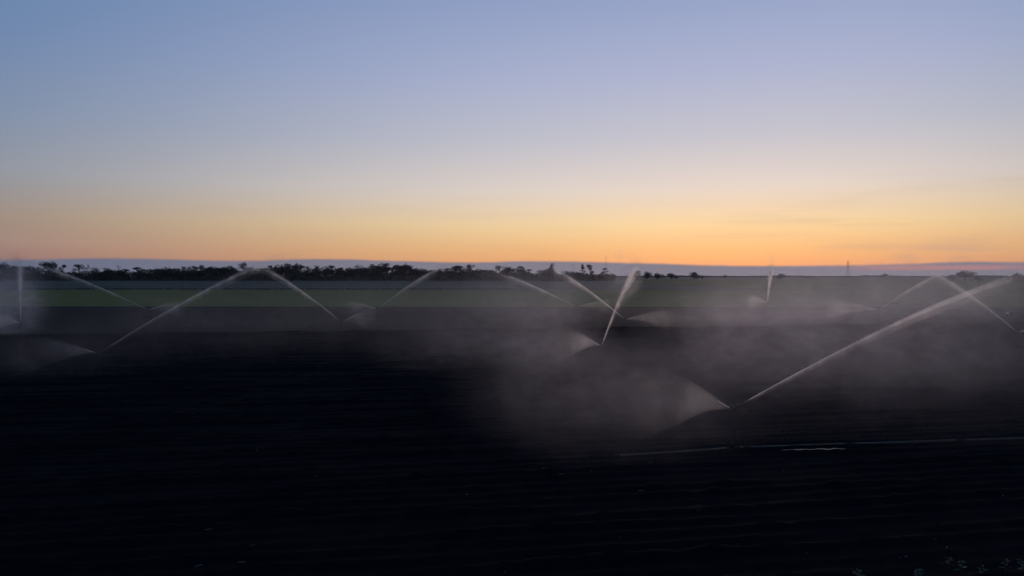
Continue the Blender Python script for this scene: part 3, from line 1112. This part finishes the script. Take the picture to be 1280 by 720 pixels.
for key, px, py, lab in where:
    hd = HEAD[key]
    ax, ay, ad, jl, veil = jets[key]
    near = hd[1]
    drop = .0045 + .00007 * near
    p1 = at(ax, ay, ad)
    a_h = math.atan2(p1.y - hd.y, p1.x - hd.x)
    loc = (hd.x, hd.y, 0.02)
    if proto is None:
        proto = thing('sprinkler', loc, lab, 'sprinkler', 'impact sprinklers on risers across the field', a_h)
        sprinkler_parts(proto, ZH - .02)
    else:
        s_ = copy_thing(proto, loc)
        s_['label'] = lab
        aim(s_, a_h)
    dirn = Vector((math.cos(a_h), math.sin(a_h), 0))
    water_jet(hd + dirn * .36 + Vector((0, 0, .11)), p1, jl, 7000 if near < 40 else 4000, drop=drop, veil=veil)
    fx, fy, fd, fl, nf, wide, tall = fans[key]
    f1 = at(fx, fy, fd)
    fdir = Vector((f1.x - hd.x, f1.y - hd.y, 0)).normalized()
    water_fan(hd + fdir * .18, f1, fl, nf, wide, tall, drop * (.4 if near < 70 else .6))

# ------------------------------------------------------------------ drifting mist and general haze


def mist_material(name, density, streak=.5, aniso=.6):
    m = bpy.data.materials.new(name)
    m.use_nodes = True
    N = Nodes(m.node_tree)
    m.node_tree.nodes.clear()
    out = N.n('ShaderNodeOutputMaterial')
    pv_ = N.n('ShaderNodeVolumePrincipled')
    pv_.inputs['Color'].default_value = (.97, .91, .93, 1)
    pv_.inputs['Anisotropy'].default_value = aniso
    tc = N.n('ShaderNodeTexCoord')
    r = N.v('LENGTH', tc.outputs['Object'], None, 1)
    fall = N.smooth(r, 1.0, .0)
    pos = N.n('ShaderNodeNewGeometry').outputs['Position']
    wig = N.n('ShaderNodeTexNoise')              # slow swirl that bends the wisps
    N.put(wig.inputs['Vector'], N.v('MULTIPLY', pos, (.09, .09, .16)))
    wig.inputs['Detail'].default_value = 1
    bend = N.scale(N.v('SUBTRACT', wig.outputs['Color'], (.5, .5, .5)), 2.0)
    nz = N.noise(N.v('ADD', N.v('MULTIPLY', pos, (.30, .30, .075)), bend), 1.0, 5, .64)
    nz = N.smooth(nz, .42, .70)
    dens = N.m('MULTIPLY', fall, N.m('ADD', 1 - streak, N.m('MULTIPLY', nz, streak * 2)))
    N.put(pv_.inputs['Density'], N.m('MULTIPLY', dens, density))
    m.node_tree.links.new(pv_.outputs[0], out.inputs['Volume'])
    return m


def mist(c, radii, density, label, streak=.66):
    bm = bmesh.new()
    bmesh.ops.create_icosphere(bm, subdivisions=3, radius=1.0)
    o = obj('mist', done(bm, 'mist'), mist_material('drifting_mist', density * 2.15, streak), None, c)
    o.scale = (radii[0] * 1.25, radii[1] * 1.15, radii[2] * 1.1)
    # stays above the soil: cut the part that would dip below ground
    tag(o, label, 'mist', kind='stuff')
    return o


MIST = [  # centre pixel, depth, radii (m), density, label
    (600, 420, 66, (10, 16, 5.5), .0062, 'drifting mist left of the round cloud of spray'),
    (685, 426, 63, (6, 10, 5.0), .0110, 'dense mist under the round cloud of spray'),
    (760, 487, 34, (7.5, 10, 3.2), .0130, 'low mist under the wide cloud of the nearest sprinkler'),
    (900, 428, 54, (7, 14, 6.0), .0075, 'mist hanging between the middle and the nearest sprinkler'),
    (1010, 425, 52, (9, 15, 6.5), .0065, 'mist hanging above the nearest sprinkler'),
    (1120, 408, 54, (13, 16, 7.0), .0080, 'veil of mist under the long thick jet'),
    (1240, 430, 52, (9, 15, 5.5), .0032, 'thin mist toward the right edge'),
    (1040, 372, 125, (30, 22, 9), .0052, 'bank of mist over the far sprinklers on the right'),
    (675, 372, 125, (17, 22, 9), .0052, 'bank of mist behind the crossing jets'),
    (915, 390, 115, (20, 22, 6), .0034, 'thin mist between the middle and the right hand sprinklers'),
    (440, 394, 110, (16, 20, 6), .0026, 'thin mist around the V of water'),
    (230, 392, 106, (20, 20, 6), .0022, 'thin mist behind the long left jet'),
    (10, 378, 95, (5.5, 8, 6.5), .018, 'mist around the upright jet at the left edge'),
    (50, 438, 57, (10, 10, 3.2), .0036, 'thin mist under the flat left spray'),
    (776, 352, 80, (2.6, 4, 3.0), .020, 'plume of fine spray beside the top of the tilted jet'),
    (1200, 365, 140, (26, 22, 10), .0050, 'mist behind the peak of the crossing jets'),
    (1090, 492, 38, (13, 9, 3.2), .0030, 'thin low mist over the rows below the long thick jet'),
    (330, 424, 76, (32, 24, 3.6), .0016, 'low thin mist over the dark rows left of the middle'),
    (14, 374, 98, (3.2, 6, 7.0), .045, 'bright falling curtain left of the upright jet at the left edge'),
    (348, 323, 112, (2.6, 1.5, .9), .050, 'wisp of spray above the trees past the left arm of the V'),
    (776, 320, 84, (.9, 1., 1.5), .070, 'wisp of spray above the horizon over the tilted jet'),
    (791, 325, 82, (.7, 1., 1.1), .070, 'smaller wisp of spray right of the first, over the tilted jet'),
    (965, 325, 178, (1.1, 1.5, 2.4), .060, 'wisp of spray standing above the thin upright jet'),
    (1132, 322, 97, (2.4, 1.5, 1.0), .050, 'wisp of spray above the horizon left of the shared peak'),
    (1198, 322, 136, (3.6, 2., 1.3), .040, 'wisp of spray above the horizon right of the shared peak'),
    (560, 372, 160, (50, 30, 9), .0014, 'faint veil over the green crop in the middle'),
]
for px, py, d, rad, den, lab in MIST:
    mist(at(px, py, d), rad, den, lab)

m_haze = bpy.data.materials.new('evening_haze')
m_haze.use_nodes = True
N = Nodes(m_haze.node_tree)
m_haze.node_tree.nodes.clear()
o_ = N.n('ShaderNodeOutputMaterial')
pv_ = N.n('ShaderNodeVolumePrincipled')
pv_.inputs['Color'].default_value = (.92, .93, .96, 1)
pv_.inputs['Density'].default_value = .000025
pv_.inputs['Anisotropy'].default_value = .3
m_haze.node_tree.links.new(pv_.outputs[0], o_.inputs['Volume'])
bm = bmesh.new()
box(bm, (0, 0, 29.5), (14400, 14400, 61))
tag(obj('haze', done(bm, 'haze'), m_haze), 'thin evening haze lying over the whole plain', 'haze', kind='stuff')
